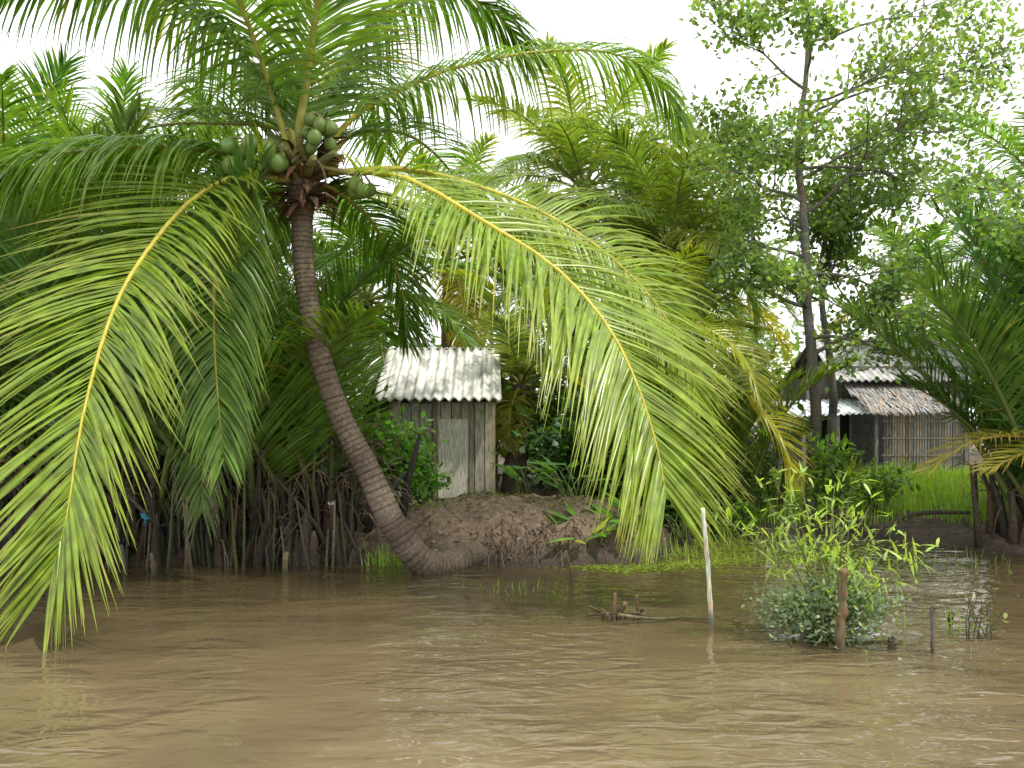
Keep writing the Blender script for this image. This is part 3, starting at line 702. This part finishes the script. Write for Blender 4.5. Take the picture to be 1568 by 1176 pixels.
o = stick('fallen_stick', [(.82, 6.3, .08), (1.1, 6.38, .03), (1.35, 6.45, .02), (1.56, 6.42, .02)], .014, .007, (0.3, 0.26, 0.12), seed=33); o.parent = b_
o = stick('fallen_stick_b', [(.6, 6.5, .03), (.8, 6.48, .05), (1.05, 6.44, .05)], .012, .009, (0.22, 0.16, 0.08), seed=34); o.parent = b_
stick('driftwood_log', [(5.0, 11.2, .1), (5.6, 11.25, .28), (6.4, 11.2, .3)], .04, .025, (0.1, 0.08, 0.06), seed=35)
R = random.Random(170); g = MB()
for i in range(9):
    b0 = V((3.38 + R.uniform(-.1, .1), 5.9, -.05))
    branchy(g, b0, V((R.uniform(-.4, .4), R.uniform(-.2, .2), 1)).normalized(), .38, .006, 0, 5, .06, .014, (0.1, 0.13, 0.06), (0.08, 0.07, 0.05))
g.build('water_twigs', [M_LEAF, M_BARK])

for (x, y, z, col, s) in [(-3.35, 8.9, .62, (.6, .62, .62), .06), (-3.95, 8.8, .5, (.08, .35, .5), .05), (-2.0, 9.05, .62, (.62, .6, .58), .04)]:
    R = random.Random(int(x * 100)); g = MB()
    for j in range(9):
        for i in range(7):
            q = V(((i - 3) / 3 * s * (1 - .09 * j), 0, -(j - 4) / 4 * s * 1.2))
            q.y = noise.noise(q * 25 + V((x, 0, 0))) * s * 1.6; q.x += noise.noise(q * 30 + V((0, 5, x))) * s * 1.0; q.z += noise.noise(q * 30 + V((3, 5, x))) * s * 1.0
            g.vert(V((x, y, z)) + q, col)
    for j in range(8):
        for i in range(6): a = j * 7 + i; g.face((a, a + 1, a + 8, a + 7))
    g.build('plastic_bag', [M_PLASTIC])

# ------------------------------------------------------------------ buildings
def box(g, x0, x1, y0, y1, z0, z1, c, mat=0):
    vs = [g.vert((x, y, z), c) for z in (z0, z1) for (x, y) in ((x0, y0), (x1, y0), (x1, y1), (x0, y1))]
    for q in ((0, 3, 2, 1), (4, 5, 6, 7), (0, 1, 5, 4), (1, 2, 6, 5), (2, 3, 7, 6), (3, 0, 4, 7)): g.face(tuple(vs[k] for k in q), mat, False)
def corr(name, parent, A, B, Cc, D, waves, amp, col, mat, seed=0, th=.02):
    g = MB(); A, B, Cc, D = map(V, (A, B, Cc, D)); nu = waves * 8; nv = 16
    nrm = (B - A).cross(D - A).normalized()
    lay = []
    for L_ in (0, 1):
        base = len(g.v)
        for j in range(nv + 1):
            for i in range(nu + 1):
                u = i / nu; v = j / nv
                q = A.lerp(B, u).lerp(D.lerp(Cc, u), v) + nrm * (amp * math.sin(u * waves * 2 * math.pi) - L_ * th + (.012 if j % 6 == 0 else 0))
                st = noise.noise(V((u * 9, v * 2.5, seed))) ; k = 1 + .35 * st
                if noise.noise(V((u * 22, v * 5, seed + 4))) > .25: k *= .55
                g.vert(q, tuple(c * k for c in col))
        lay.append(base)
    for b0 in lay:
        for j in range(nv):
            for i in range(nu): a = b0 + j * (nu + 1) + i; g.face((a, a + 1, a + nu + 2, a + nu + 1))
    for i in range(nu):
        a = i; b = lay[1] + i; g.face((a, b, b + 1, a + 1), 0, False)
        a = nv * (nu + 1) + i; b = lay[1] + a; g.face((a, a + 1, b + 1, b), 0, False)
    return g.build(name, [mat], parent)
shed = empty('plank_shed')
R = random.Random(180); g = MB()
x = -1.75
while x < -.3:
    wd = R.uniform(.12, .2); c = jc((0.42, 0.39, 0.33), .2)
    box(g, x, x + wd - .012, 12.0 + R.uniform(0, .012), 12.03, .3, 1.84 + R.uniform(-.03, .03), c); x += wd
XR = x
y = 12.05
while y < 13.7:
    wd = R.uniform(.12, .2)
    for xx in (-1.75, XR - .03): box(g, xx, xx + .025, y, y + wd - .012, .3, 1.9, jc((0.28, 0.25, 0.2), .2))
    y += wd
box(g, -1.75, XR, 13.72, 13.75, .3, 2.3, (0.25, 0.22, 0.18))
g.build('walls', [M_WOOD], shed)
g = MB(); c = (0.25, 0.21, 0.16)
for xx in (-1.8, -1.15, -.62): box(g, xx, xx + .05, 11.95, 11.995, .25, 1.9, jc(c, .2))
box(g, -1.85, XR + .05, 11.94, 11.99, 1.9, 1.96, c)
g.build('frame', [M_WOOD], shed)
g = MB(); box(g, -1.08, -.64, 11.975, 11.99, .42, 1.58, (0.55, 0.53, 0.47)); g.build('door', [M_WOOD], shed)
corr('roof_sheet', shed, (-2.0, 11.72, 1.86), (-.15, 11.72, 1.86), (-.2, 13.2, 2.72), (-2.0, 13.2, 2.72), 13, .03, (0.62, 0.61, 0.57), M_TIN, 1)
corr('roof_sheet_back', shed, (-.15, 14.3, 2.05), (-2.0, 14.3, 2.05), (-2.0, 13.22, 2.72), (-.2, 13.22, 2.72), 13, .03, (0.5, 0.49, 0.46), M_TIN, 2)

house = empty('riverside_house')
R = random.Random(190); g = MB()
x = 7.4
while x < 11.4:
    wd = R.uniform(.15, .25); box(g, x, x + wd - .01, 20.5 + R.uniform(0, .01), 20.54, .2, 2.9, jc((0.15, 0.14, 0.13), .3)); x += wd
box(g, 7.4, 7.44, 20.55, 24, .2, 2.6, (0.12, 0.11, 0.1)); box(g, 11.36, 11.4, 20.55, 24, .2, 2.6, (0.12, 0.11, 0.1)); box(g, 7.4, 11.4, 24.02, 24.06, .2, 2.6, (0.12, 0.11, 0.1))
g.build('plank_walls', [M_WOOD], house)
g = MB()
x = 8.75
while x < 10.6:
    box(g, x, x + .045, 19.2 + R.uniform(0, .02), 19.24, .3, 1.75 + R.uniform(-.04, .02), jc((0.33, 0.30, 0.26), .35)); x += .065
for z in (.7, 1.1, 1.5): box(g, 8.7, 10.6, 19.17, 19.195, z, z + .04, (0.32, 0.29, 0.24))
for xx in (6.8, 7.6, 8.5, 10.6): box(g, xx, xx + .07, 19.1, 19.17, 0, 1.8, (0.26, 0.24, 0.22))
g.build('bamboo_slat_wall', [M_WOOD], house)
g = MB(); box(g, 7.75, 8.45, 20.46, 20.49, .35, 1.8, (0.025, 0.022, 0.02)); box(g, 7.69, 7.75, 20.44, 20.49, .3, 1.85, (.22, .2, .17)); box(g, 8.45, 8.51, 20.44, 20.49, .3, 1.85, (.22, .2, .17))
g.build('doorway', [M_WOOD], house)
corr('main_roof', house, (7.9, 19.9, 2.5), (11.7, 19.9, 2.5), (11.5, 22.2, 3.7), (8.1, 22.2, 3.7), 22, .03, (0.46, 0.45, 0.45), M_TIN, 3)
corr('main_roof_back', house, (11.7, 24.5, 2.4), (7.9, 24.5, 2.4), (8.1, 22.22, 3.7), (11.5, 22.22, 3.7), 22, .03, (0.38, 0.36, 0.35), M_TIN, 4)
corr('tin_awning', house, (6.5, 19.0, 1.62), (8.75, 19.0, 1.72), (8.75, 20.45, 2.1), (6.5, 20.45, 2.0), 16, .02, (0.66, 0.70, 0.74), M_TIN, 5)
g = MB()
for j in range(9):
    for i in range(110):
        u = i / 109; v = j / 8
        q = V((8.2 + u * 2.3 + R.uniform(-.04, .04), 18.85 + v * 1.6 + R.uniform(-.05, .05), 1.78 + v * .7 + .05))
        leaflet(g, q, V((R.uniform(-.25, .25), -.85, -.4)).normalized(), V((1, 0, 0)), R.uniform(.28, .45), .025, .3, jc((0.34, 0.31, 0.285), .45), (.25, .225, .205), 2, False)
g.build('thatch_roof', [M_THATCH], house)

# ------------------------------------------------------------------ sky, sun, camera
w = bpy.data.worlds.new('World'); scene.world = w; w.use_nodes = True
nt = w.node_tree; nt.nodes.clear()
SD = V((0.42, -0.25, 0.95)).normalized()
el = math.asin(SD.z); rot = math.atan2(SD.x, SD.y)
sky = N(nt, 'ShaderNodeTexSky', sky_type='NISHITA'); sky.sun_disc = False; sky.sun_elevation = el; sky.sun_rotation = rot
sky.dust_density = 4; sky.air_density = 1
tc = N(nt, 'ShaderNodeTexCoord'); no = N(nt, 'ShaderNodeTexNoise'); no.inputs['Scale'].default_value = 2.2; no.inputs['Detail'].default_value = 5
nt.links.new(tc.outputs['Generated'], no.inputs['Vector'])
cr = N(nt, 'ShaderNodeValToRGB'); e = cr.color_ramp.elements; e[0].position = .3; e[0].color = (11.6, 11.9, 12.3, 1); e[1].position = .7; e[1].color = (14.4, 14.4, 14.3, 1)
nt.links.new(no.outputs['Fac'], cr.inputs[0])
mx = N(nt, 'ShaderNodeMix', data_type='RGBA'); mx.inputs[0].default_value = .92
nt.links.new(sky.outputs[0], mx.inputs[6]); nt.links.new(cr.outputs[0], mx.inputs[7])
bg = N(nt, 'ShaderNodeBackground'); bg.inputs['Strength'].default_value = .15
ow = N(nt, 'ShaderNodeOutputWorld'); nt.links.new(mx.outputs[2], bg.inputs[0]); nt.links.new(bg.outputs[0], ow.inputs[0])
sl = bpy.data.lights.new('sun', 'SUN'); sl.energy = 3.7; sl.angle = math.radians(3); sl.color = (1, .95, .86)
so = bpy.data.objects.new('sun', sl); scene.collection.objects.link(so); so.rotation_euler = SD.to_track_quat('Z', 'Y').to_euler()

cam = bpy.data.cameras.new('camera'); co = bpy.data.objects.new('camera', cam); scene.collection.objects.link(co)
co.location = (0, 0, 1.6); co.rotation_euler = (math.radians(90), 0, 0)
cam.sensor_width = 36; cam.lens = 28.7; cam.shift_y = 0.033; cam.clip_end = 1500; cam.clip_start = .05
scene.camera = co
scene.view_settings.view_transform = 'Standard'; scene.view_settings.look = 'None'; scene.view_settings.exposure = 0
